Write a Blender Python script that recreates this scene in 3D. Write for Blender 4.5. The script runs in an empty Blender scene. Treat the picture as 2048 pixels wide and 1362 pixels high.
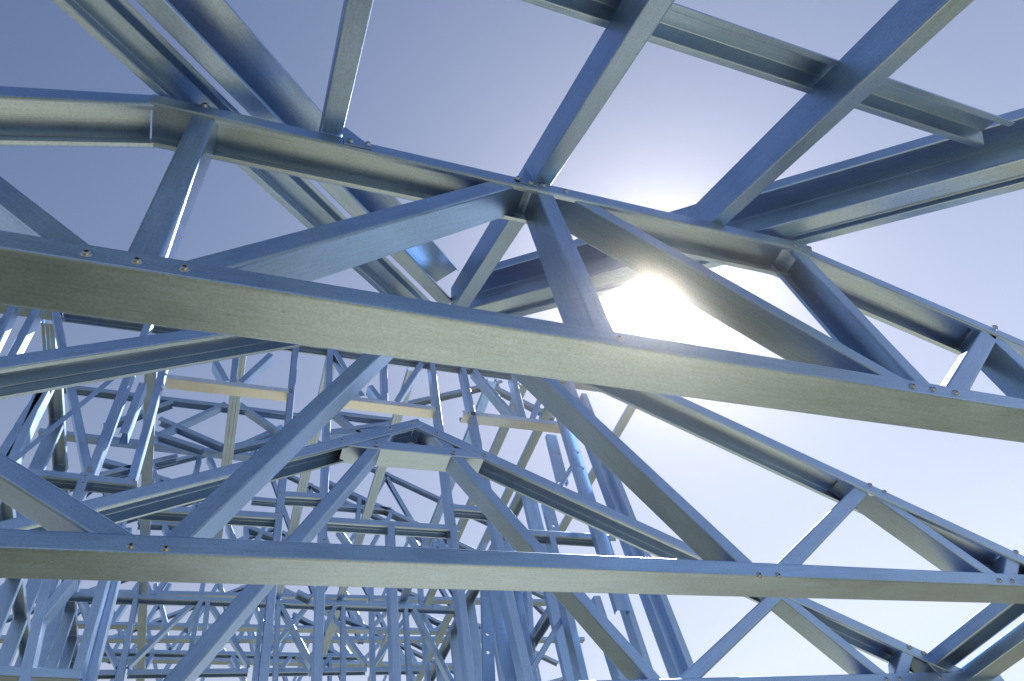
import bpy, bmesh, math, random
from mathutils import Vector, Matrix

random.seed(7)
sc = bpy.context.scene
COL = sc.collection

# ------------------------------------------------------------------ camera
EYE = Vector((0.0, 0.0, 1.55))            # standing on the slab, looking up
FPX = 1404.55                             # focal length in photo pixels (2048 wide)
RX = Vector((0.9338718, -0.3133092, -0.1723972))     # image right
RD = Vector((0.1416489, 0.7667384, -0.6261371))      # image down
RF = Vector((0.3283581, 0.5603120, 0.7604153))       # viewing direction
cam_d = bpy.data.cameras.new('camera')
cam = bpy.data.objects.new('camera', cam_d)
COL.objects.link(cam)
cam_d.sensor_width = 36.0
cam_d.lens = 36.0 * FPX / 2048.0
cam_d.clip_start = 0.02
cam_d.clip_end = 3000.0
m = Matrix.Identity(4)
for i in range(3):
    m[i][0] = RX[i]; m[i][1] = -RD[i]; m[i][2] = -RF[i]; m[i][3] = EYE[i]
cam.matrix_world = m
sc.camera = cam

# ------------------------------------------------------------------ sky and sun
SUN = Vector((0.49809, 0.43697, 0.74897)).normalized()
elev = math.asin(SUN.z)
azim = math.atan2(SUN.x, SUN.y)
world = bpy.data.worlds.new('World')
sc.world = world
world.use_nodes = True
nt = world.node_tree
nt.nodes.clear()
N = nt.nodes.new
out = N('ShaderNodeOutputWorld')
bg = N('ShaderNodeBackground'); bg.inputs['Strength'].default_value = 0.068
sky = N('ShaderNodeTexSky'); sky.sky_type = 'NISHITA'; sky.sun_disc = False
sky.sun_elevation = elev; sky.sun_rotation = azim
sky.air_density = 1.9; sky.dust_density = 0.2; sky.ozone_density = 7.0
# the bright aureole of forward-scattered light round the sun, and its disc
geo = N('ShaderNodeTexCoord')
dot = N('ShaderNodeVectorMath'); dot.operation = 'DOT_PRODUCT'
dot.inputs[1].default_value = SUN
nt.links.new(geo.outputs['Generated'], dot.inputs[0])
acos = N('ShaderNodeMath'); acos.operation = 'ARCCOSINE'; acos.use_clamp = False
nt.links.new(dot.outputs['Value'], acos.inputs[0])
def expo(scale, amp):
    a = N('ShaderNodeMath'); a.operation = 'MULTIPLY'; a.inputs[1].default_value = -1.0 / scale
    nt.links.new(acos.outputs[0], a.inputs[0])
    b = N('ShaderNodeMath'); b.operation = 'EXPONENT'
    nt.links.new(a.outputs[0], b.inputs[0])
    c = N('ShaderNodeMath'); c.operation = 'MULTIPLY'; c.inputs[1].default_value = amp
    nt.links.new(b.outputs[0], c.inputs[0])
    return c
e1 = expo(math.radians(0.9), 130.0)
e2 = expo(math.radians(20.0), 6.0)
s1 = N('ShaderNodeMath'); s1.operation = 'ADD'
nt.links.new(e1.outputs[0], s1.inputs[0]); nt.links.new(e2.outputs[0], s1.inputs[1])
aur = N('ShaderNodeVectorMath'); aur.operation = 'SCALE'
aur.inputs[0].default_value = (1.0, 0.91, 0.80)
nt.links.new(s1.outputs[0], aur.inputs['Scale'])
# paler air low down (only the height above the horizon counts)
sepz = N('ShaderNodeSeparateXYZ'); nt.links.new(geo.outputs['Generated'], sepz.inputs[0])
lowz = N('ShaderNodeMapRange'); lowz.clamp = True
for nm_, v_ in (('From Min', 0.35), ('From Max', 1.0), ('To Min', 1.0), ('To Max', 0.0)): lowz.inputs[nm_].default_value = v_
nt.links.new(sepz.outputs['Z'], lowz.inputs['Value'])
powz = N('ShaderNodeMath'); powz.operation = 'POWER'; powz.inputs[1].default_value = 2.2
nt.links.new(lowz.outputs[0], powz.inputs[0])
pale = N('ShaderNodeVectorMath'); pale.operation = 'SCALE'; pale.inputs[0].default_value = (4.7, 4.2, 3.6)
nt.links.new(powz.outputs[0], pale.inputs['Scale'])
aur2 = N('ShaderNodeVectorMath'); aur2.operation = 'ADD'
nt.links.new(aur.outputs[0], aur2.inputs[0]); nt.links.new(pale.outputs[0], aur2.inputs[1])
aur = aur2
add = N('ShaderNodeVectorMath'); add.operation = 'ADD'
tint = N('ShaderNodeVectorMath'); tint.operation = 'MULTIPLY'      # white balance of the violet-blue sky
tint.inputs[1].default_value = (0.92, 0.86, 0.95)
nt.links.new(sky.outputs['Color'], tint.inputs[0])
nt.links.new(tint.outputs[0], add.inputs[0]); nt.links.new(aur.outputs[0], add.inputs[1])
nt.links.new(add.outputs[0], bg.inputs['Color'])
nt.links.new(bg.outputs[0], out.inputs['Surface'])

sun_d = bpy.data.lights.new('sun', 'SUN')
sun_d.energy = 5.0; sun_d.angle = math.radians(0.53); sun_d.color = (1.0, 0.95, 0.87)
sun_o = bpy.data.objects.new('sun', sun_d)
COL.objects.link(sun_o)
sun_o.rotation_euler = (-SUN).to_track_quat('-Z', 'Y').to_euler()
sun_o.location = (5, 5, 12)

sc.view_settings.view_transform = 'Standard'
sc.view_settings.look = 'None'
sc.view_settings.exposure = 0.35
sc.view_settings.gamma = 1.0
sc.view_settings.use_curve_mapping = False
sc.cycles.max_bounces = 6
sc.cycles.glossy_bounces = 5
sc.cycles.diffuse_bounces = 3
sc.cycles.sample_clamp_indirect = 1.5
sc.cycles.blur_glossy = 0.6
sc.cycles.caustics_reflective = False
sc.cycles.caustics_refractive = False

# ------------------------------------------------------------------ materials
def new_mat(name):
    mt = bpy.data.materials.new(name); mt.use_nodes = True
    t = mt.node_tree; t.nodes.clear()
    o = t.nodes.new('ShaderNodeOutputMaterial'); p = t.nodes.new('ShaderNodeBsdfPrincipled')
    t.links.new(p.outputs[0], o.inputs['Surface'])
    return mt, t, p

def steel(name, base, rough, streak=0.17, grain=0.27, metallic=0.92):
    """Blue zinc-coated steel strip: rolling streaks along the length, fine grain, smudges."""
    mt, t, p = new_mat(name)
    n = t.nodes.new; L = t.links.new
    tc = n('ShaderNodeTexCoord'); oi = n('ShaderNodeObjectInfo')
    off = n('ShaderNodeVectorMath'); off.operation = 'ADD'
    rnd = n('ShaderNodeVectorMath'); rnd.operation = 'SCALE'; rnd.inputs[0].default_value = (37.0, 11.0, 23.0)
    L(oi.outputs['Random'], rnd.inputs['Scale'])
    L(tc.outputs['Object'], off.inputs[0]); L(rnd.outputs[0], off.inputs[1])
    def tex(scale3, scale, detail, rough_=0.6):
        mp = n('ShaderNodeMapping'); mp.inputs['Scale'].default_value = scale3
        L(off.outputs[0], mp.inputs['Vector'])
        x = n('ShaderNodeTexNoise'); x.inputs['Scale'].default_value = scale
        x.inputs['Detail'].default_value = detail; x.inputs['Roughness'].default_value = rough_
        L(mp.outputs[0], x.inputs['Vector'])
        return x
    st = tex((1.2, 30.0, 30.0), 9.0, 4.0)          # rolling streaks
    gr = tex((1.0, 1.0, 1.0), 230.0, 2.0, 0.7)     # zinc grain
    sm = tex((1.0, 2.0, 2.0), 5.0, 3.0)            # smudges, dust
    def madd(a, amp, mid):
        q = n('ShaderNodeMath'); q.operation = 'MULTIPLY_ADD'
        q.inputs[1].default_value = amp; q.inputs[2].default_value = mid - 0.5 * amp
        L(a.outputs['Fac'], q.inputs[0]); return q
    sc_ = tex((0.5, 60.0, 60.0), 14.0, 1.0)        # long fine scratches from the rolls
    th = n('ShaderNodeMapRange'); th.inputs['From Min'].default_value = 0.66; th.inputs['From Max'].default_value = 0.72
    th.inputs['To Min'].default_value = 1.0; th.inputs['To Max'].default_value = 0.72
    L(sc_.outputs['Fac'], th.inputs['Value'])
    sp = tex((1.0, 1.0, 1.0), 95.0, 2.0)           # dust and dried splashes
    ts = n('ShaderNodeMapRange'); ts.inputs['From Min'].default_value = 0.68; ts.inputs['From Max'].default_value = 0.76
    ts.inputs['To Min'].default_value = 1.0; ts.inputs['To Max'].default_value = 0.78
    L(sp.outputs['Fac'], ts.inputs['Value'])
    wear = n('ShaderNodeMath'); wear.operation = 'MULTIPLY'
    L(th.outputs[0], wear.inputs[0]); L(ts.outputs[0], wear.inputs[1])
    a = madd(st, streak * 2.2, 1.0); b = madd(gr, grain * 2.2, 1.0); c = madd(sm, 0.45, 1.0)
    ab = n('ShaderNodeMath'); ab.operation = 'MULTIPLY'; L(a.outputs[0], ab.inputs[0]); L(b.outputs[0], ab.inputs[1])
    abc = n('ShaderNodeMath'); abc.operation = 'MULTIPLY'; L(ab.outputs[0], abc.inputs[0]); L(c.outputs[0], abc.inputs[1])
    col = n('ShaderNodeVectorMath'); col.operation = 'SCALE'; col.inputs[0].default_value = base
    ww = n('ShaderNodeMath'); ww.operation = 'MULTIPLY'; L(abc.outputs[0], ww.inputs[0]); L(wear.outputs[0], ww.inputs[1])
    L(ww.outputs[0], col.inputs['Scale'])
    L(col.outputs[0], p.inputs['Base Color'])
    p.inputs['Metallic'].default_value = metallic
    r = n('ShaderNodeMath'); r.operation = 'MULTIPLY_ADD'; r.inputs[1].default_value = 0.28; r.inputs[2].default_value = rough - 0.14
    L(sm.outputs['Fac'], r.inputs[0]); L(r.outputs[0], p.inputs['Roughness'])
    bm_ = n('ShaderNodeBump'); bm_.inputs['Strength'].default_value = 0.12; bm_.inputs['Distance'].default_value = 0.0008
    mix = n('ShaderNodeMath'); mix.operation = 'ADD'
    L(gr.outputs['Fac'], mix.inputs[0]); L(st.outputs['Fac'], mix.inputs[1])
    L(mix.outputs[0], bm_.inputs['Height']); L(bm_.outputs[0], p.inputs['Normal'])
    return mt

STEEL = steel('blue_steel', (0.335, 0.495, 0.74), 0.36)
GALV = steel('galvanised_steel', (0.64, 0.75, 0.88), 0.42)
SCREW = steel('zinc_screw', (0.36, 0.45, 0.60), 0.35, 0.02, 0.05)
DARK, _t, _p = new_mat('dark_socket'); _p.inputs['Base Color'].default_value = (0.03, 0.03, 0.035, 1); _p.inputs['Roughness'].default_value = 0.6

def rough_mat(name, c1, c2, scale, rough=0.9):
    mt, t, p = new_mat(name)
    n = t.nodes.new; L = t.links.new
    tc = n('ShaderNodeTexCoord'); x = n('ShaderNodeTexNoise'); x.inputs['Scale'].default_value = scale
    x.inputs['Detail'].default_value = 6.0
    L(tc.outputs['Object'], x.inputs['Vector'])
    r = n('ShaderNodeValToRGB'); r.color_ramp.elements[0].position = 0.35; r.color_ramp.elements[1].position = 0.68
    r.color_ramp.elements[0].color = (*c1, 1); r.color_ramp.elements[1].color = (*c2, 1)
    L(x.outputs['Fac'], r.inputs[0]); L(r.outputs[0], p.inputs['Base Color'])
    p.inputs['Roughness'].default_value = rough
    return mt
EARTH = rough_mat('sandy_ground', (0.13, 0.11, 0.05), (0.22, 0.18, 0.09), 0.6)
CONC = rough_mat('sandy_bounce_slab', (0.64, 0.48, 0.25), (0.76, 0.59, 0.33), 1.6)
CHIP = rough_mat('bounce_chipboard_floor', (0.60, 0.49, 0.30), (0.70, 0.58, 0.36), 9.0, 0.7)

# ------------------------------------------------------------------ geometry helpers
def at(px, Y=None, X=None, Z=None):
    """The point of the building that the photo shows at pixel px, on the plane Y, X or Z (metres from the eye)."""
    r = RX * ((px[0] - 1024.0) / FPX) + RD * ((px[1] - 681.0) / FPX) + RF
    if Y is not None: k = Y / r.y
    elif X is not None: k = X / r.x
    else: k = Z / r.z
    return EYE + r * k

def roof(px, off):
    """Pixel on the hip-end roof plane (pitch 26 degrees), off above the jack rafters' undersides."""
    r = RX * ((px[0] - 1024.0) / FPX) + RD * ((px[1] - 681.0) / FPX) + RF
    k = (1.437 - PITCH * 0.605 + off) / (r.z - PITCH * r.y)
    return EYE + r * k
PITCH = 0.487

def thing(name, label, cat, loc, group=None):
    o = bpy.data.objects.new(name, None); COL.objects.link(o)
    o.location = loc; o.empty_display_size = 0.1
    o['label'] = label; o['category'] = cat; o['kind'] = 'thing'
    if group: o['group'] = group
    return o

def tag(o, label, cat, group=None):
    o['label'] = label; o['category'] = cat; o['kind'] = 'thing'
    if group: o['group'] = group
    return o

def link(name, me, mat, mw, parent=None):
    o = bpy.data.objects.new(name, me); COL.objects.link(o)
    if mat and not me.materials: me.materials.append(mat)
    if parent is None:
        o.matrix_world = mw
    else:
        base = Matrix.Identity(4); q = parent
        while q is not None:
            base = q.matrix_basis @ base if q.parent is None else q.matrix_basis @ base
            q = q.parent
        o.parent = parent
        o.matrix_basis = base.inverted() @ mw
    return o

def fillet(pts, r, seg):
    res = []
    for i, p in enumerate(pts):
        if i == 0 or i == len(pts) - 1 or seg == 0:
            res.append(Vector(p)); continue
        p = Vector(p); a = Vector(pts[i-1]) - p; b = Vector(pts[i+1]) - p
        rr = min(r, a.length * 0.45, b.length * 0.45)
        p0 = p + a.normalized() * rr; p1 = p + b.normalized() * rr
        for k in range(seg + 1):
            s = k / seg
            res.append((p0 * (1-s) + p * s) * (1-s) + (p * (1-s) + p1 * s) * s)
    return res

def thick_outline(pts, t):
    """Closed outline of a sheet of thickness t whose one face runs along pts (offset to the left)."""
    inner = []
    n = len(pts)
    for i in range(n):
        d0 = (pts[i] - pts[i-1]).normalized() if i > 0 else None
        d1 = (pts[i+1] - pts[i]).normalized() if i < n-1 else None
        if d0 is None: nn = Vector((-d1.y, d1.x)); k = 1
        elif d1 is None: nn = Vector((-d0.y, d0.x)); k = 1
        else:
            n0 = Vector((-d0.y, d0.x)); n1 = Vector((-d1.y, d1.x)); nn = (n0 + n1).normalized()
            k = 1.0 / max(0.35, nn.dot(n0))
        inner.append(pts[i] + nn * t * k)
    return list(pts), inner

def sweep_mesh(name, pts, L, t=0.0012, side=1, cut=None):
    """Sheet profile pts (local y,z) swept along local x from 0 to L."""
    out_, inn = thick_outline(pts, t * side)
    n = len(pts); v = []; f = []
    for e, x in enumerate((0.0, L)):
        for p in out_: v.append((x, p.x, p.y))
        for p in inn: v.append((x, p.x, p.y))
    A = lambda e, k, i: e * 2 * n + k * n + i
    for i in range(n - 1):
        f.append((A(0,0,i), A(0,0,i+1), A(1,0,i+1), A(1,0,i)))
        f.append((A(0,1,i+1), A(0,1,i), A(1,1,i), A(1,1,i+1)))
        f.append((A(0,0,i+1), A(0,0,i), A(0,1,i), A(0,1,i+1)))
        f.append((A(1,0,i), A(1,0,i+1), A(1,1,i+1), A(1,1,i)))
    for i in (0, n-1):
        f.append((A(0,0,i), A(1,0,i), A(1,1,i), A(0,1,i)))
    if cut:                                   # slide the end vertices along the length onto the mitre planes
        h = len(v) // 2
        v = [((cut[0] if i < h else cut[1])(p) if (cut[0] if i < h else cut[1]) else p) for i, p in enumerate(v)]
    me = bpy.data.meshes.new(name)
    me.from_pydata(v, [], f)
    bm = bmesh.new(); bm.from_mesh(me); bmesh.ops.recalc_face_normals(bm, faces=bm.faces); bm.to_mesh(me); bm.free()
    return me

def frame_of(P0, P1, adir):
    d = (P1 - P0).normalized()
    a = (adir - d * adir.dot(d)).normalized()
    z = d.cross(a)
    mw = Matrix.Identity(4)
    for i in range(3):
        mw[i][0] = d[i]; mw[i][1] = a[i]; mw[i][2] = z[i]; mw[i][3] = P0[i]
    return mw, d, a, z

def c_profile(W, F, lip, sgn, seg=2, r=0.0028, groove=True):
    """Lipped channel: web along y from 0 to W at z=0, flanges to z = sgn*F."""
    p = [(lip, F), (0, F), (0, 0)]
    if groove and W > 0.07:
        g = 0.0016
        p += [(W*0.30, 0), (W*0.335, g), (W*0.37, 0), (W*0.63, 0), (W*0.665, g), (W*0.70, 0)]
    p += [(W, 0), (W, F), (W - lip, F)]
    if lip <= 0: p = p[1:-1]
    p = [(x, y * sgn) for x, y in p]
    if seg == 0: return [Vector(q) for q in p]
    res = []
    big = {(0, F*sgn), (0, 0), (W, 0), (W, F*sgn)}
    pv = fillet(p, r, seg) if not groove else None
    if pv is not None: return pv
    # fillet only the four real bends
    for i, q in enumerate(p):
        if 0 < i < len(p)-1 and (abs(q[0]) < 1e-9 or abs(q[0]-W) < 1e-9):
            c = Vector(q); a = Vector(p[i-1]) - c; b = Vector(p[i+1]) - c
            p0 = c + a.normalized()*r; p1 = c + b.normalized()*r
            for k in range(seg+1):
                s = k/seg
                res.append((p0*(1-s)+c*s)*(1-s)+(c*(1-s)+p1*s)*s)
        else: res.append(Vector(q))
    return res

def channel(name, parent, P0, P1, adir, odir, W=0.089, F=0.041, lip=0.011, ext=(0.02, 0.02), seg=2, groove=False, t=0.0012, mat=None, planes=None, r=0.0028):
    """A lipped C section; P0-P1 is the bend between the near flange and the web, adir runs across the web, odir is the open side."""
    d = (P1 - P0).normalized()
    P0 = P0 - d * ext[0]; P1 = P1 + d * ext[1]
    mw, d, a, z = frame_of(P0, P1, adir)
    sgn = 1 if z.dot(odir) > 0 else -1
    pts = c_profile(W, F, lip, sgn, seg, r=r, groove=groove)
    cut = None
    if planes:
        def mk(pl):
            if pl is None: return None
            q, n = pl
            nd = n.dot(d)
            def f(v):
                o = P0 + a * v[1] + z * v[2]
                return (max(-0.2, min((P1 - P0).length + 0.2, (q - o).dot(n) / nd)), v[1], v[2])
            return f
        cut = (mk(planes[0]), mk(planes[1]))
    me = sweep_mesh(name, pts, (P1 - P0).length, t, side=-sgn, cut=cut)
    o = link(name, me, mat or STEEL, mw, parent)
    return o

OPEN = {'U': Vector((0,0,1)), 'D': Vector((0,0,-1)), 'L': Vector((-1,0,0)), 'R': Vector((1,0,0))}
YDIR = Vector((0,1,0)); XDIR = Vector((1,0,0)); ZDIR = Vector((0,0,1))

def member(name, parent, p0, p1, Y, op, **k):
    """A truss or frame member in the plane Y: p0-p1 is the pixel line of its front bend, op its open side."""
    P0 = at(p0, Y=Y); P1 = at(p1, Y=Y)
    d = (P1 - P0).normalized()
    o = OPEN[op]; o = (o - d * o.dot(d)); o.y = 0
    return channel(name, parent, P0, P1, YDIR, o.normalized(), **k)

# screws: dimpled washer and socketed head, one mesh shared by all
def screw_mesh(dim=0.0078, head=0.0052):
    bm = bmesh.new()
    prof = [(dim, 0.0), (dim*0.86, 0.0010), (head*1.02, 0.0012), (head, 0.0032), (head*0.8, 0.0044), (head*0.45, 0.0047), (head*0.36, 0.0030), (0.0, 0.0030)]
    S = 14; rings = []
    for r, h in prof[:-1]:
        rings.append([bm.verts.new((math.cos(2*math.pi*k/S)*r, math.sin(2*math.pi*k/S)*r, h)) for k in range(S)])
    for i in range(len(rings)-1):
        for k in range(S):
            f = bm.faces.new((rings[i][k], rings[i][(k+1)%S], rings[i+1][(k+1)%S], rings[i+1][k]))
            f.smooth = True
            f.material_index = 1 if i >= 5 else 0
    f = bm.faces.new(rings[-1]); f.material_index = 1
    me = bpy.data.meshes.new('screw'); bm.to_mesh(me); bm.free()
    me.materials.append(SCREW); me.materials.append(DARK)
    return me
SCREW_ME = screw_mesh()
FACE_FRONT = Matrix(((1,0,0),(0,0,-1),(0,1,0))).to_4x4()      # local z -> -Y
def screw(parent, px, Y, s=1.0):
    P = at(px, Y=Y - 0.0004)
    mw = Matrix.Translation(P) @ FACE_FRONT @ Matrix.Rotation(random.random()*6, 4, 'Z') @ Matrix.Scale(s, 4)
    return link('screw', SCREW_ME, None, mw, parent)

def plate_mesh(name, pts3, normal, t):
    bm = bmesh.new()
    a = [bm.verts.new(p) for p in pts3]; b = [bm.verts.new(Vector(p) + normal * t) for p in pts3]
    bm.faces.new(a); bm.faces.new(b[::-1])
    n = len(a)
    for i in range(n): bm.faces.new((a[i], b[i], b[(i+1)%n], a[(i+1)%n]))
    bmesh.ops.recalc_face_normals(bm, faces=bm.faces)
    me = bpy.data.meshes.new(name); bm.to_mesh(me); bm.free()
    return me
def plate(name, parent, pts, normal, t=0.0016, mat=None):
    c = sum(pts, Vector()) / len(pts)
    me = plate_mesh(name, [p - c for p in pts], normal.normalized(), t)
    return link(name, me, mat or STEEL, Matrix.Translation(c), parent)

# ------------------------------------------------------------------ unseen ground and floors, tones and extents set for light bounced upwards
def sheet(name, x0, x1, y0, y1, z, mat, kind='structure', thick=0.0):
    bm = bmesh.new()
    if thick: 
        bmesh.ops.create_cube(bm, size=1.0, matrix=Matrix.Translation(((x0+x1)/2,(y0+y1)/2,z-thick/2)) @ Matrix.Diagonal((x1-x0,y1-y0,thick,1)))
    else:
        v = [bm.verts.new(p) for p in ((x0,y0,z),(x1,y0,z),(x1,y1,z),(x0,y1,z))]; bm.faces.new(v)
    me = bpy.data.meshes.new(name); bm.to_mesh(me); bm.free()
    o = link(name, me, mat, Matrix.Identity(4)); o['kind'] = kind
    return o
sheet('ground', -300, 300, -300, 300, -0.15, EARTH)
sheet('floor_slab', -0.1, 3.1, -2.6, 3.2, 0.0, CONC, thick=0.15)  # out of view; pale strip sized and coloured to brighten the chord undersides
sheet('floor', -0.3, 3.6, 3.2, 17.0, 0.02, CHIP, thick=0.17)  # out of view; yellowish boards added to bounce warm light onto the lintels

# ------------------------------------------------------------------ the three roof trusses overhead
YA, YB, YC = 0.605, 1.231, 1.820
CAM = {}
def truss(name, label, Y, chords, webs, screws, group, scr=1.15):
    root = thing(name, label, 'roof truss', EYE + Vector((0.53, Y, 0.85)), group)
    for (nm, p0, p1, op, ext, dy) in chords:
        member(nm, root, p0, p1, Y + dy, op, ext=ext, seg=3, r=0.0042)
    lines = []
    for (nm, p0, p1, op, ext, dy) in chords:
        if nm == 'collar': continue
        q0 = at(p0, Y=Y); q1 = at(p1, Y=Y); dd = (q1 - q0).normalized()
        n = Vector((-dd.z, 0, dd.x)); n = n * (1 if n.dot(OPEN[op]) > 0 else -1)
        lines.append((q0, q1, dd, n))
    def end_plane(px):
        P = at(px, Y=Y); best = None
        for q0, q1, dd, n in lines:
            s_ = max(0.0, min((q1 - q0).length, (P - q0).dot(dd)))
            dist = (P - (q0 + dd * s_)).length
            if best is None or dist < best[0]: best = (dist, q0 + n * 0.007, n)
        return (best[1], best[2])
    for (p0, p1, op) in webs:
        member('web_member', root, p0, p1, Y + 0.0066, op, W=0.077, F=0.040, lip=0.010, ext=(0.0, 0.0), seg=3, r=0.004, planes=(end_plane(p0), end_plane(p1)))
    for px in screws: screw(root, px, Y, scr)
    return root

TG = 'roof trusses overhead'
tA = truss('roof_truss', 'nearest flat topped blue steel truss, widest bottom chord crossing the whole view', YA,
  [('bottom_chord', (0, 497.5), (2048, 820), 'U', (0.35, 0.6), 0),
   ('top_chord', (306, 188), (1592, 483), 'D', (0.0, 0.03), 0),
   ('rafter_chord', (0, 172), (302, 190), 'D', (0.8, 0.0), 0.0022),
   ('rafter_chord', (1583, 484), (2048, 682), 'D', (0.02, 0.5), 0.0022)],
  [((436, 226), (321, 511), 'L'), ((465, 534.6), (1047, 369), 'U'), ((1073, 380), (1192, 668), 'R'),
   ((1131, 391), (1762, 750), 'U'), ((1614, 511), (1862, 770), 'L'), ((1968, 653), (1894, 771), 'R'),
   ((2010, 700), (2170, 850), 'R'), ((-160, 284), (77, 472), 'U')],
  [(173,508), (274,523), (369,538), (1824,773), (1865,779), (1910,786), (1237,678),
   (1036,359), (1062,366), (1086,371), (1131,383), (410,212), (1590,492), (1618,497), (1990,655)], TG)

tB = truss('roof_truss', 'middle blue steel truss, its bottom chord the lower full width beam', YB,
  [('bottom_chord', (0, 1097), (2048, 1172.6), 'U', (0.35, 0.6), 0),
   ('rafter_chord', (-200, 742), (640, 620.6), 'D', (0.9, 0.02), 0.0),
   ('rafter_chord', (1000, 624.6), (2048, 1112), 'D', (0.0, 0.3), 0.0)],
  [((-130, 872), (187, 1070), 'U'), ((377.5, 1080), (757, 715), 'L'), ((1090, 761), (1485.5, 1133.6), 'U'),
   ((1714, 968.6), (1547, 1135.5), 'R'), ((1758, 1000), (1971, 1149), 'U'), ((2014, 1107), (2006, 1151), 'R')],
  [(262,1092), (332,1097), (1518,1150), (1556,1151), (1998,1161), (2024,1162), (1740,970), (1769,984), (2032,1104)], TG)

tC = truss('roof_truss', 'farthest of the three roof trusses, peaked with a short pale collar under its apex', YC,
  [('bottom_chord', (-300, 1436), (2010, 1364), 'U', (0.1, 0.0), 0),
   ('rafter_chord', (100, 1018), (830, 838), 'D', (0.7, 0.012), 0.0),
   ('rafter_chord', (834, 839), (1872, 1314), 'D', (0.0, 0.1), 0.0024),
   ('collar', (686, 891), (968, 918), 'U', (0.0, 0.0), 0.0042)],
  [((756, 905), (367, 1362), 'L'), ((903, 914), (1300, 1362), 'U'), ((-60, 1195), (190, 1362), 'U'),
   ((1530, 1195), (1351, 1362), 'R'), ((1579, 1210), (1757, 1353), 'U'), ((1806, 1298), (1790, 1347), 'R'), ((1843, 1314), (1880, 1350), 'R')],
  [(683.7,881), (779.7,857), (825.6,845.6), (874,867.7), (753,889), (907.5,904.7), (968.7,910.6),
   (1819.5,1294), (1847.7,1306), (1871,1316), (1879,1354), (1772,1358), (1798.7,1357)], TG)

# ------------------------------------------------------------------ jack rafters of the hip end
def jack(label, X, y_near, y_far, foot_px):
    z0 = 1.440
    P0 = EYE + Vector((X, YA + (y_near), z0 + PITCH * y_near))
    P1 = EYE + Vector((X, YA + (y_far), z0 + PITCH * y_far))
    root = thing('jack_rafter', label, 'rafter', EYE + Vector((X, YA, z0)), 'jack rafters of the hip end')
    d = (P1 - P0).normalized(); up = XDIR.cross(d)
    channel('channel', root, P0, P1, up, XDIR, W=0.089, F=0.041, ext=(0, 0), seg=3,
            planes=(None, (EYE + Vector((0, 0.655, 0)), YDIR)) if y_far < 0.1 else None)
    return root
j1 = jack('steep blue steel rafter rising to the upper left corner, narrowest of three', 0.047, -1.6, 0.02, (661, 257))
j2 = jack('central blue rafter crossing the nearest truss and running on to the hip peak', 0.5225, -1.6, 0.60, (1070, 356))
j3 = jack('broad blue steel rafter from the top right down towards the sun', 1.003, -1.6, 0.02, (1419, 445))
# triangular foot brackets
def bracket(root, pts, scr):
    plate('bracket', root, [at(p, Y=YA - 0.0022) for p in pts], Vector((0, -1, 0)))
    for s in scr: screw(root, s, YA - 0.0040)
bracket(j1, [(681, 248), (745, 297), (744, 300), (688, 288)], [(701, 282), (736, 288)])
bracket(j2, [(1050, 336), (1040, 365), (1076, 374)], [(1036, 357), (1062, 366)])

# ------------------------------------------------------------------ purlin across the jacks
def swept(name, parent, P0, P1, adir, pts, t=0.0012, fl=2, r=0.0025, mat=None, side=1):
    mw, d, a, z = frame_of(P0, P1, adir)
    pv = fillet(pts, r, fl) if fl else [Vector(p) for p in pts]
    me = sweep_mesh(name, pv, (P1 - P0).length, t, side)
    return link(name, me, mat or STEEL, mw, parent)

py, pz = 0.236, 1.437 + PITCH * (0.236 - 0.605) + 0.094
root = thing('roof_batten', 'ribbed hat shaped blue batten lying across the two right hand rafters', 'batten', EYE + Vector((0.4, py, pz)))
acr = Vector((0, -1, -PITCH)).normalized()     # across the batten, down the slope
HAT = [(0, 0), (0.015, 0), (0.021, 0.036), (0.069, 0.036), (0.075, 0), (0.090, 0)]
swept('channel', root, EYE + Vector((1.505, py, pz)), EYE + Vector((-0.9, py, pz)), acr, HAT)

# ------------------------------------------------------------------ hip rafters
SQ = 1 / math.sqrt(2)
def hip(label, sx, profs, ref, s0, s1, extra=None):
    d = Vector((sx, 1, PITCH)).normalized()
    u = d.cross(ZDIR).normalized(); v = u.cross(d)
    root = thing('hip_rafter', label, 'hip rafter', EYE + ref)
    for nm, pts, a, b in profs:
        P0 = EYE + ref + d * (a if a is not None else s0); P1 = EYE + ref + d * (b if b is not None else s1)
        mw = Matrix.Identity(4)
        for i in range(3):
            mw[i][0] = d[i]; mw[i][1] = u[i]; mw[i][2] = v[i]; mw[i][3] = P0[i]
        # d x u = -v, so mirror the profile through z instead of mirroring the matrix
        for i in range(3): mw[i][2] = -v[i]
        pv = [Vector((p.x, -p.y)) for p in fillet(pts, 0.003, 2)]
        me = sweep_mesh(nm, pv, (P1 - P0).length, 0.0012, 1)
        link(nm, me, STEEL, mw, root)
    return root
hl = hip('double blue steel hip rafter descending from the upper left corner behind the truss', 1, [
    ('hat_channel', [(-0.006, 0), (0.009, 0), (0.003, 0.034), (0.048, 0.034), (0.076, 0.001), (0.086, 0.001)], None, None),
    ('wide_channel', [(0.137, 0.012), (0.137, 0), (0.098, 0), (0.098, 0.100), (0.188, 0.108), (0.188, 0.094)], None, None),
    ('splice_plate', [(0.030, -0.002), (0.062, -0.0015), (0.093, -0.002)], None, -0.345)],
    Vector((-0.25, 0.605, 1.437)), -2.0, 1.02)
hr = hip('double blue steel hip rafter running from the right edge past the sun', -1, [
    ('channel', [(-0.093, 0.012), (-0.097, 0), (-0.052, 0), (-0.052, 0.120), (-0.118, 0.124), (-0.118, 0.160)], None, None),
    ('edge_angle', [(-0.012, -0.004), (-0.034, -0.004), (-0.034, 0.012), (-0.050, 0.014)], None, None)],
    Vector((1.31, 0.605, 1.437)), -2.0, 1.02)

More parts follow.
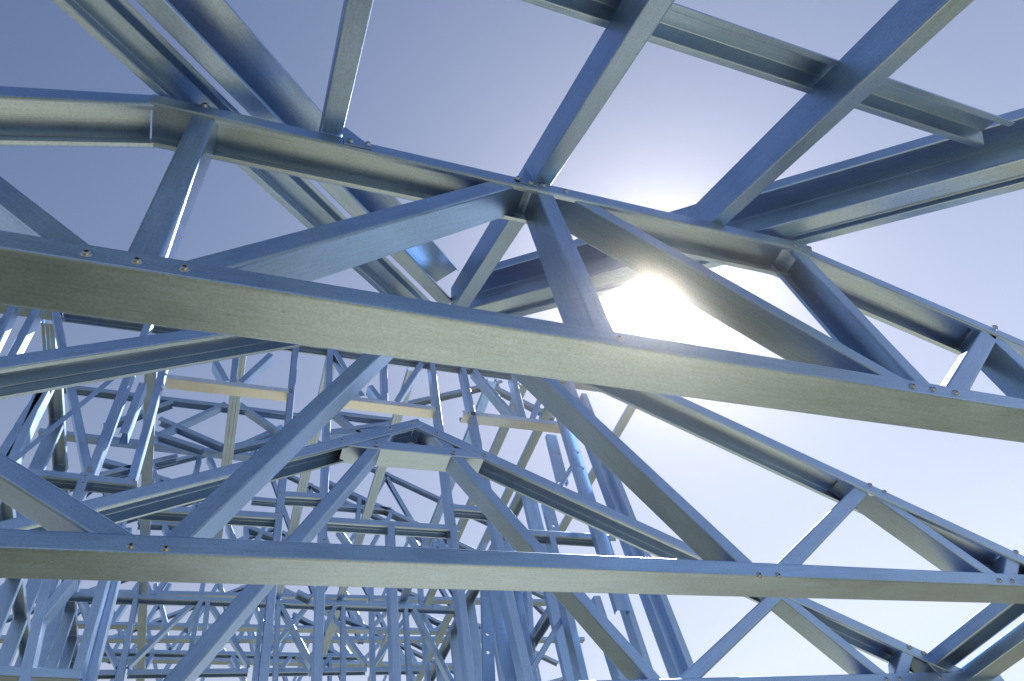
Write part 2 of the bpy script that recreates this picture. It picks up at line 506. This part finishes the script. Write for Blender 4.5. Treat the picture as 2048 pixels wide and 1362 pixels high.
# eave beams running back along the right-hand wall
root = thing('eave_beam', 'dark open channel leaning away at the lower right corner', 'beam', EYE + Vector((2.42, 1.6, 0.95)))
channel('channel', root, EYE + Vector((2.40, 1.10, 0.965)), EYE + Vector((2.40, 2.05, 0.965)), XDIR, -ZDIR, W=0.11, F=0.041, ext=(0, 0), seg=3)
root = thing('eave_beam', 'blue sided lower beam at the very lower right corner', 'beam', EYE + Vector((2.5, 1.6, 0.86)))
channel('channel', root, EYE + Vector((2.535, 1.10, 0.872)), EYE + Vector((2.535, 2.05, 0.872)), XDIR, ZDIR, W=0.12, F=0.045, ext=(0, 0), seg=3)

# ------------------------------------------------------------------ tall wall frame behind the trusses
def frame(name, label, cat, Y, rows, loc=None, group=None, W=0.089, screws=(), seg=1):
    root = thing(name, label, cat, loc or at(rows[0][1], Y=Y), group)
    for nm, p0, p1, op, *rest in rows:
        k = rest[0] if rest else {}
        kk = dict(W=W - (0.003 if 'web' in nm else 0), F=0.041, lip=0.011, ext=(0.015, 0.015), seg=seg, groove=False, t=0.0016)
        kk.update(k)
        if nm == 'lintel': kk['mat'] = GALV
        member(nm, root, p0, p1, Y + (0.0022 if nm in ('web_member', 'nogging', 'rail') else 0), op, **kk)
    for s in screws: screw(root, s, Y, 1.5)
    return root

YW = 3.50
frame('stud_wall', 'tall blue wall frame beyond the trusses with pale lintel undersides between its studs', 'stud wall', YW, [
  ('top_plate', (60, 607), (1200, 763), 'D', dict(ext=(0.3, 0.2))),
  ('stud', (346, 690), (160, 1362), 'L'),
  
  ('stud', (598, 690), (536, 1362), 'L'),
  ('stud', (655.5, 690), (627, 1362), 'R'),
  ('stud', (859, 715), (937, 1362), 'R'),
  ('stud', (921, 728), (1050, 1362), 'R'),
  ('stud', (1105, 748), (1118, 790), 'R'),
  ('stud', (776, 1051), (786, 1362), 'R'),
  ('lintel', (337, 757.5), (579, 785.5), 'U'),
  ('lintel', (672, 797), (872, 820.5), 'U'),
  ('lintel', (930, 829), (1150, 854), 'U'),
  ('rail', (566, 982), (652, 987), 'D'),
  ('rail', (285, 1008), (548, 1025), 'D'),
  ('rail', (660, 1034), (914, 1050.5), 'D'),
  ('rail', (905, 1008), (975, 1014), 'D'),
  ('rail', (1050, 1058.5), (1225, 1070), 'D'),
  ('web_member', (427, 727), (445, 760), 'R'), ('web_member', (466, 712), (460, 762), 'R'), ('web_member', (545, 712), (489, 764), 'U'),
  ('web_member', (663, 700), (718, 790), 'U'), ('web_member', (764, 730), (765, 803), 'R'), ('web_member', (738, 775), (757, 801), 'U'), ('web_member', (846, 730), (800, 803), 'U'),
  ('web_member', (948, 742), (1024, 832), 'U'), ('web_member', (1023, 752), (1044, 836), 'R'), ('web_member', (1074, 800), (1060, 838), 'R'),
  ('stud', (1099, 1071), (1165, 1362), 'R'), ('stud', (1208, 1076), (1302, 1362), 'R'),
  ], screws=[(332,749), (323,779), (579,781), (873,816), (937,826), (941,848), (560,986), (556,1027), (903,1011), (908,1050), (649,1080)])

frame('stud_wall', 'lone doubled stud with a sunlit edge behind the tall frame at the lower left', 'stud wall', 3.62, [
  ('stud', (262, 1060), (188, 1362), 'L')])

# frame with V webs at the left edge
frame('stud_wall', 'blue frame at far left with two struts meeting in a V', 'stud wall', 3.25, [
  ('rail', (40, 935), (268, 958), 'D'),
  ('web_member', (103, 620), (168, 946), 'R'),
  ('web_member', (306, 640), (190, 946), 'L'),
  ('web_member', (292, 770), (255, 868), 'L', dict(ext=(0.015, 0.0))),
  ('web_member', (35, 606), (-40, 760), 'L'),
  ('web_member', (80, 618), (5, 760), 'L'),
  ('top_plate', (-60, 592), (120, 622), 'U'),
  ('stud', (84, 790), (-20, 960), 'L'), ('stud', (96, 772), (20, 950), 'L'), ('web_member', (12, 640), (-60, 800), 'L'),
  ('stud', (178, 950), (120, 1120), 'L'),
  ('stud', (118, 1100), (60, 1362), 'L'),
  ('rail', (-40, 1350), (150, 1358), 'U'),
  ('web_member', (150, 1160), (85, 1240), 'U'),
  ], screws=[(177,938), (171,953), (166,967), (269,961)])

# right-hand wall seen edge on: studs stepping back
SG = 'studs of the right hand wall'
def stud(label, p0, p1, Y, op='R', **k):
    root = thing('wall_stud', label, 'stud', at(p1, Y=Y), SG)
    kk = dict(seg=1, groove=False, t=0.0016, ext=(0.02, 0.1)); kk.update(k)
    member('channel', root, p0, p1, Y, op, **kk)
    return root
def holed_stud(label, p0, p1, Y, W, holes, r=0.011):
    """A stud with its web towards the camera, round service holes punched through it (pixel list)."""
    P0 = at(p0, Y=Y); P1 = at(p1, Y=Y)
    mw, d, a, z = frame_of(P0, P1, XDIR)
    L = (P1 - P0).length + 0.1
    fz = 0.041 if z.y > 0 else -0.041
    bm = bmesh.new()
    hs = sorted(((at(h, Y=Y) - P0).dot(d), (at(h, Y=Y) - P0).dot(a)) for h in holes)
    x = 0.0
    q = lambda *ps: bm.faces.new([bm.verts.new(p) for p in ps])
    for hx, hy in hs:
        hy = min(max(hy, 0.02), W - 0.02); c = r * 1.5
        q((x,0,0),(hx-c,0,0),(hx-c,W,0),(x,W,0))
        K = 16
        ring = [(hx + r*math.cos(2*math.pi*k/K), hy + r*math.sin(2*math.pi*k/K), 0) for k in range(K)]
        def edge(k):
            th = 2*math.pi*k/K; cx, cy = math.cos(th), math.sin(th)
            s = 1/max(abs(cx), abs(cy))
            ex = hx + c*cx*s
            ey = hy + (cy*s) * ((W-hy) if cy > 0 else hy)
            return (ex, ey, 0)
        for k in range(K):
            q(ring[k], edge(k), edge((k+1)%K), ring[(k+1)%K])
        x = hx + c
    q((x,0,0),(L,0,0),(L,W,0),(x,W,0))
    for yy, e in ((0.0, 0.010), (W, -0.010)):
        q((0,yy,0),(L,yy,0),(L,yy,fz),(0,yy,fz))
        q((0,yy,fz),(L,yy,fz),(L,yy+e,fz),(0,yy+e,fz))
    bmesh.ops.remove_doubles(bm, verts=bm.verts, dist=1e-5)
    bmesh.ops.recalc_face_normals(bm, faces=bm.faces)
    bmesh.ops.solidify(bm, geom=list(bm.faces), thickness=0.0016)
    me = bpy.data.meshes.new('channel'); bm.to_mesh(me); bm.free()
    root = thing('wall_stud', label, 'stud', P1, SG)
    link('channel', me, STEEL, mw, root)
    return root
stud('outermost right hand stud with a dark side, edge against the sky', (1165, 790), (1388, 1362), 3.1)
stud('dark sided stud second from the right of the far wall', (1137, 764), (1362, 1362), 3.15)
stud('slim stud left of the far wall corner under the rail', (1190, 1198), (1243, 1362), 3.3)
stud('blue stud with a deep shadowed web right of the centre', (1009, 1180), (1052, 1362), 2.9)
holed_stud('stud punched with two round holes behind the diagonal', (1095, 760), (1225, 1190), 3.3, 0.089, [(1164,906), (1174,938)])
holed_stud('stud with two bright holes just right of the lower centre', (970, 1130), (1010, 1362), 4.6, 0.089, [(992.5,1231), (998,1261)])
holed_stud('olive stud with three bright holes in a row', (962, 1150), (968, 1362), 5.0, 0.089, [(972,1197), (975,1268), (976,1305)], 0.013)
holed_stud('short stud with one hole above the right rail', (1050, 985), (1068, 1060), 4.2, 0.089, [(1063,1007)])
holed_stud('pale stud with a hole beside the long brace', (1085, 1005), (1100, 1062), 4.2, 0.089, [(1107,1052)])
holed_stud('teal stud with a hole above the sloping chord', (1093, 868), (1112, 945), 3.9, 0.089, [(1117,908)], 0.008)
stud('teal stud standing to the right of the holed studs', (1032, 1180), (1066, 1362), 4.4)
stud('olive stud ending on the slanting brace', (1053, 1180), (1062, 1330), 4.5)

# ------------------------------------------------------------------ ceiling battens running away from the camera
HG = 4.30
BG = 'long battens running away over the far rooms'
def batten(label, pa, pb, pend, H=HG):
    a = at(pa, Z=H) - EYE; b = at(pb, Z=H) - EYE; e = at(pend, Z=H) - EYE
    X = 0.5 * (a.x / 1 + b.x)
    root = thing('batten', label, 'batten', EYE + Vector((X, a.y, H)), BG)
    channel('channel', root, EYE + Vector((X, min(3.62, a.y), H)), EYE + Vector((X, e.y, H)), XDIR, ZDIR, W=0.080, F=0.035, lip=0.012, ext=(0, 0), seg=1, groove=True, t=0.0016)
    return root
batten('leftmost olive batten, beside the V shaped struts', (86, 690), (103, 930), (118, 1130))
batten('long olive batten crossing both dark rails at the left', (283, 830), (279, 1200), (278, 1375))
batten('olive batten passing under the first pale lintel', (463, 780), (441, 930), (415, 1130))
batten('olive batten left of the middle stud pair', (634, 770), (583, 1060), (540, 1240))
batten('olive batten dropping from the second pale lintel', (797, 800), (735, 1000), (640, 1310))
batten('olive batten showing in the gap right of the collar', (944, 830), (848, 1090), (748, 1362))
batten('slim olive batten between the peaked truss and the third lintel', (1000, 855), (928, 1030), (840, 1240))
batten('wide pale batten crossing behind the peaked truss at the right', (1076, 850), (1010, 985), (847, 1362))
batten('dark batten between the long brace and the right wall', (1252, 815), (1128, 1050), (1090, 1110))

# ------------------------------------------------------------------ far trusses
FG = 'far roof trusses'
frame('far_truss', 'far girder with a dark horizontal top chord and thin verticals', 'roof truss', 6.40, [
  ('top_chord', (130, 1183), (925, 1213), 'D', dict(ext=(0.1, 0.1))),
  ('web_member', (266, 1198), (234, 1362), 'R'), ('web_member', (411, 1200), (402, 1290), 'R'), ('web_member', (408, 1200), (378, 1254), 'U'),
  ('web_member', (553, 1205), (546, 1370), 'R'), ('web_member', (683, 1208), (683, 1370), 'R'), ('web_member', (677, 1208), (652, 1262), 'U'),
  ('web_member', (808, 1212), (818, 1370), 'R'), ('web_member', (822, 1212), (905, 1370), 'R'), ('web_member', (555, 1205), (620, 1330), 'R'),
  ], group=FG)
def v_truss(label, Y, chord, nodes, apex, group=FG, op='U', extra=()):
    rows = [('bottom_chord', chord[0], chord[1], op, dict(ext=(0.2, 0.2)))]
    for i, (p, q) in enumerate(nodes): rows.append(('web_member', p, q, 'R' if p[0] < q[0] else 'L'))
    for (p, q) in apex: rows.append(('top_chord', p, q, 'D'))
    return frame('far_truss', label, 'roof truss', Y, rows + list(extra), group=group)
v_truss('pale undersided far truss just below the dark girder chord', 8.0, ((130, 1248), (900, 1263)),
  [((255,1206),(228,1246)), ((342,1170),(296,1246)), ((307,1170),(328,1246)), ((508,1215),(525,1254)), ((612,1215),(592,1255)),
   ((688,1185),(727,1258)), ((778,1222),(744,1258)), ((843,1225),(863,1261)), ((900,1240),(874,1261)), ((440,1180),(470,1250)), ((482,1215),(458,1250))],
  [((560,1178),(745,1254)), ((840,1222),(930,1262)), ((590,1225),(640,1250))])
v_truss('lowest far truss with a pale chord near the bottom edge', 9.0, ((140, 1316), (880, 1331)),
  [((326,1250),(338,1318)), ((372,1262),(330,1318)), ((503,1266),(518,1326)), ((580,1266),(553,1324)), ((669,1268),(708,1328)), ((769,1280),(722,1328)), ((817,1300),(832,1330)), ((868,1300),(846,1330)),
   ((444,1302),(470,1345)), ((190,1280),(215,1318)), ((255,1262),(222,1318))],
  [((822,1276),(872,1302)), ((655,1290),(700,1318))])
v_truss('dark chorded far truss glimpsed between the two pale chords', 8.6, ((130, 1296), (690, 1307)),
  [((585,1312),(560,1345)), ((592,1312),(620,1345)), ((462,1310),(485,1362)), ((664,1310),(664,1362)), ((310,1305),(285,1350)), ((665,1310),(640,1350))], [], op='D')
v_truss('far truss with a teal V of diagonals under a dark chord', 5.3, ((140, 769), (575, 823)),
  [((451,809),(312,874)), ((478,809),(562,868))], [((325,834),(445,886)), ((300,858),(405,892)), ((466,892),(545,874)), ((210,845),(340,800))], op='D')
frame('far_truss', 'far pale rail with yellowish underside behind the sunlit stud', 'roof truss', 5.45, [
  ('bottom_chord', (80, 863), (545, 917), 'U'), ('web_member', (560, 850), (470, 890), 'R'),
  ('web_member', (395, 912), (385, 950), 'R'), ('web_member', (415, 915), (430, 945), 'R'),
  ('web_member', (300, 930), (312, 968), 'R'), ('top_chord', (305, 945), (352, 960), 'D'), ('top_chord', (195, 945), (350, 908), 'D'), ('top_chord', (205, 915), (260, 930), 'D'),
  ], group=FG)
frame('far_truss', 'small far truss sloping down to the right below the collar', 'roof truss', 5.9, [
  ('top_chord', (690, 975), (965, 1104), 'D', dict(ext=(0.2, 0.3))), ('bottom_chord', (640, 1003), (780, 1014), 'D'),
  ('web_member', (716, 992), (712, 1040), 'R'), ('web_member', (788, 1022), (775, 1050), 'L'),
  ('web_member', (676, 1062), (706, 1104), 'R'), ('web_member', (760, 1070), (742, 1102), 'L'), ('web_member', (817, 1070), (843, 1108), 'R'),
  ('web_member', (862, 1074), (868, 1110), 'R'), ('web_member', (877, 1076), (895, 1110), 'R'), ('bottom_chord', (500, 1050), (640, 1100), 'D'),
  ('web_member', (453, 1052), (468, 1090), 'R'), ('web_member', (488, 1052), (490, 1090), 'R'), ('web_member', (535, 1052), (512, 1090), 'L'),
  ('bottom_chord', (280, 1040), (360, 1043), 'D'), ('web_member', (322, 1044), (335, 1080), 'R'), ('bottom_chord', (508, 993), (552, 997), 'D'),
  ('bottom_chord', (620, 1190), (600, 1180), 'D')], group=FG)
frame('far_truss', 'pale far truss behind the third lintel under the sun', 'roof truss', 5.0, [
  ('top_chord', (800, 805), (1000, 760), 'D'), ('top_chord', (980, 765), (1110, 830), 'D'), ('bottom_chord', (620, 815), (790, 836), 'D'),
  ('bottom_chord', (660, 865), (800, 845), 'U'), ('web_member', (672, 830), (720, 870), 'U'), ('web_member', (655, 870), (790, 860), 'U')], group=FG)

def far_gable(label, Y, H, xc, half, pitch, nodes, xr):
    """One gable truss of the long row over the far rooms: chords and a zigzag of webs, clipped to xr."""
    root = thing('far_truss', label, 'roof truss', EYE + Vector((xc, Y, H)), FG)
    kk = dict(lip=0.010, ext=(0.02, 0.02), seg=0, t=0.0018)
    def seg(nm, x0, z0, x1, z1, o, off, W=0.085):
        if max(x0, x1) < xr[0] or min(x0, x1) > xr[1]: return
        P0 = EYE + Vector((x0, Y + off, z0)); P1 = EYE + Vector((x1, Y + off, z1))
        d = (P1 - P0).normalized(); oo = o - d * o.dot(d); oo.y = 0
        channel(nm, root, P0, P1, YDIR, oo.normalized(), W=W, F=0.040, **kk)
    top = lambda x: H + (half - abs(x - xc)) * pitch
    a, b = max(xc - half, xr[0] - 0.5), min(xc + half, xr[1] + 0.5)
    seg('bottom_chord', a, H, b, H, ZDIR, 0)
    seg('top_chord', a, top(a), xc, top(xc), -ZDIR, 0); seg('top_chord', xc, top(xc), b, top(b), -ZDIR, 0.002)
    x = xc - half; k = 0; st = 2 * half / (2 * nodes)
    while k < 2 * nodes - 1:
        x0, x1 = x + st * k + st * 0.5, x + st * (k + 1) + st * 0.5
        p, q = (H + 0.01, top(x1) - 0.01) if k % 2 == 0 else (top(x0) - 0.01, H + 0.01)
        seg('web_member', x0, p, x1, q, XDIR if k % 2 == 0 else -XDIR, 0.004, 0.076)
        k += 1
far_gable('tall gabled far truss, first of the long row over the far rooms', 7.4, 4.62, 0.55, 5.1, 0.509, 6, (-2.6, 4.0))
far_gable('gabled far truss second in the row, mostly hidden behind the first', 8.3, 4.62, 0.55, 5.1, 0.509, 7, (-3.0, 4.2))
far_gable('gabled far truss third in the row, webs showing between nearer chords', 9.6, 4.62, 0.55, 5.1, 0.509, 6, (-3.4, 4.4))
far_gable('hindmost gabled far truss at the end of the row', 11.0, 4.62, 0.55, 5.1, 0.509, 8, (-3.8, 4.6))

# more framing deeper in: side walls and a far wall
def side_wall(label, X, ys, h0, h1, rails, op):
    root = thing('stud_wall', label, 'stud wall', EYE + Vector((X, ys[0], h0)))
    kk = dict(seg=1, t=0.0016, ext=(0, 0), lip=0.011)
    for y in ys:
        channel('stud', root, EYE + Vector((X, y, h0)), EYE + Vector((X, y, h1)), XDIR * op, YDIR, W=0.089, F=0.041, **kk)
    for h in rails:
        channel('rail', root, EYE + Vector((X + 0.004 * op, ys[0], h)), EYE + Vector((X + 0.004 * op, ys[-1], h)), XDIR * op, -ZDIR, W=0.081, F=0.041, **kk)
    channel('top_plate', root, EYE + Vector((X - 0.003 * op, ys[0] - 0.1, h1 + 0.004)), EYE + Vector((X - 0.003 * op, ys[-1] + 0.1, h1 + 0.004)), XDIR * op, -ZDIR, W=0.095, F=0.041, **kk)
side_wall('receding blue side wall of studs along the left of the far rooms', -1.30, [3.9 + 0.5 * i for i in range(9)], 1.2, 4.15, (2.1, 3.2), -1)
side_wall('receding blue side wall of studs at the right of the far rooms', 2.12, [4.1 + 0.55 * i for i in range(7)], 1.4, 3.62, (2.55,), 1)
root = thing('stud_wall', 'far cross wall of thin studs between the two receding side walls', 'stud wall', EYE + Vector((0.4, 6.9, 3.0)))
kk = dict(seg=0, t=0.0018, ext=(0, 0), lip=0.010)
for i in range(8):
    x = -1.9 + 0.56 * i
    channel('stud', root, EYE + Vector((x, 6.9, 2.6)), EYE + Vector((x, 6.9, 4.75)), YDIR, XDIR * (1 if x > 0.2 else -1), W=0.085, F=0.041, **kk)
    if i < 7:
        for h in (3.55, 4.28):
            channel('nogging', root, EYE + Vector((x + 0.045, 6.903, h)), EYE + Vector((x + 0.515, 6.903, h)), YDIR, -ZDIR, W=0.079, F=0.041, **kk)
        p, q = EYE + Vector((x + 0.05, 6.906, 3.58)), EYE + Vector((x + 0.50, 6.906, 4.24))
        if i % 2: p, q = EYE + Vector((x + 0.50, 6.906, 3.58)), EYE + Vector((x + 0.05, 6.906, 4.24))
        channel('brace', root, p, q, YDIR, ZDIR, W=0.070, F=0.036, **kk)
channel('top_plate', root, EYE + Vector((-2.1, 6.897, 4.755)), EYE + Vector((2.3, 6.897, 4.755)), YDIR, -ZDIR, W=0.092, F=0.041, **kk)

# strap and braces
P = [at(p, Y=3.05) for p in ((236, 754), (30, 925), (24, 917), (230, 747))]
tag(plate('strap_brace', None, P, Vector((0, -1, 0)), 0.0012), 'thin purple blue strap slanting across the far left studs', 'strap')
root = thing('corner_brace', 'slanting olive brace rising to the right near the bottom centre right', 'brace', at((1064, 1342), Y=3.6))
member('channel', root, (1064, 1350), (1132, 1236), 3.6, 'L', W=0.13, F=0.03, seg=1, groove=False)
root = thing('corner_brace', 'short olive brace between the holed studs', 'brace', at((1127, 977), Y=3.6))
member('channel', root, (1118, 985), (1150, 930), 3.6, 'L', W=0.13, F=0.03, seg=1, groove=False)

# ------------------------------------------------------------------ thin scattering volume added to imitate glare round the sun
bm = bmesh.new()
bmesh.ops.create_cube(bm, size=1.0, matrix=Matrix.Translation((0, 0, 2.65)) @ Matrix.Diagonal((620, 620, 7.9, 1)))
me = bpy.data.meshes.new('glare_haze'); bm.to_mesh(me); bm.free()
hm = bpy.data.materials.new('glare_haze'); hm.use_nodes = True
t = hm.node_tree; t.nodes.clear()
ho = t.nodes.new('ShaderNodeOutputMaterial'); pv = t.nodes.new('ShaderNodeVolumePrincipled')
pv.inputs['Color'].default_value = (1.0, 0.98, 0.95, 1)
pv.inputs['Density'].default_value = 0.0045
pv.inputs['Anisotropy'].default_value = 0.95
t.links.new(pv.outputs[0], ho.inputs['Volume'])
hm.cycles.homogeneous_volume = True
hz = bpy.data.objects.new('glare_haze', me); COL.objects.link(hz); me.materials.append(hm)
hz['kind'] = 'stuff'
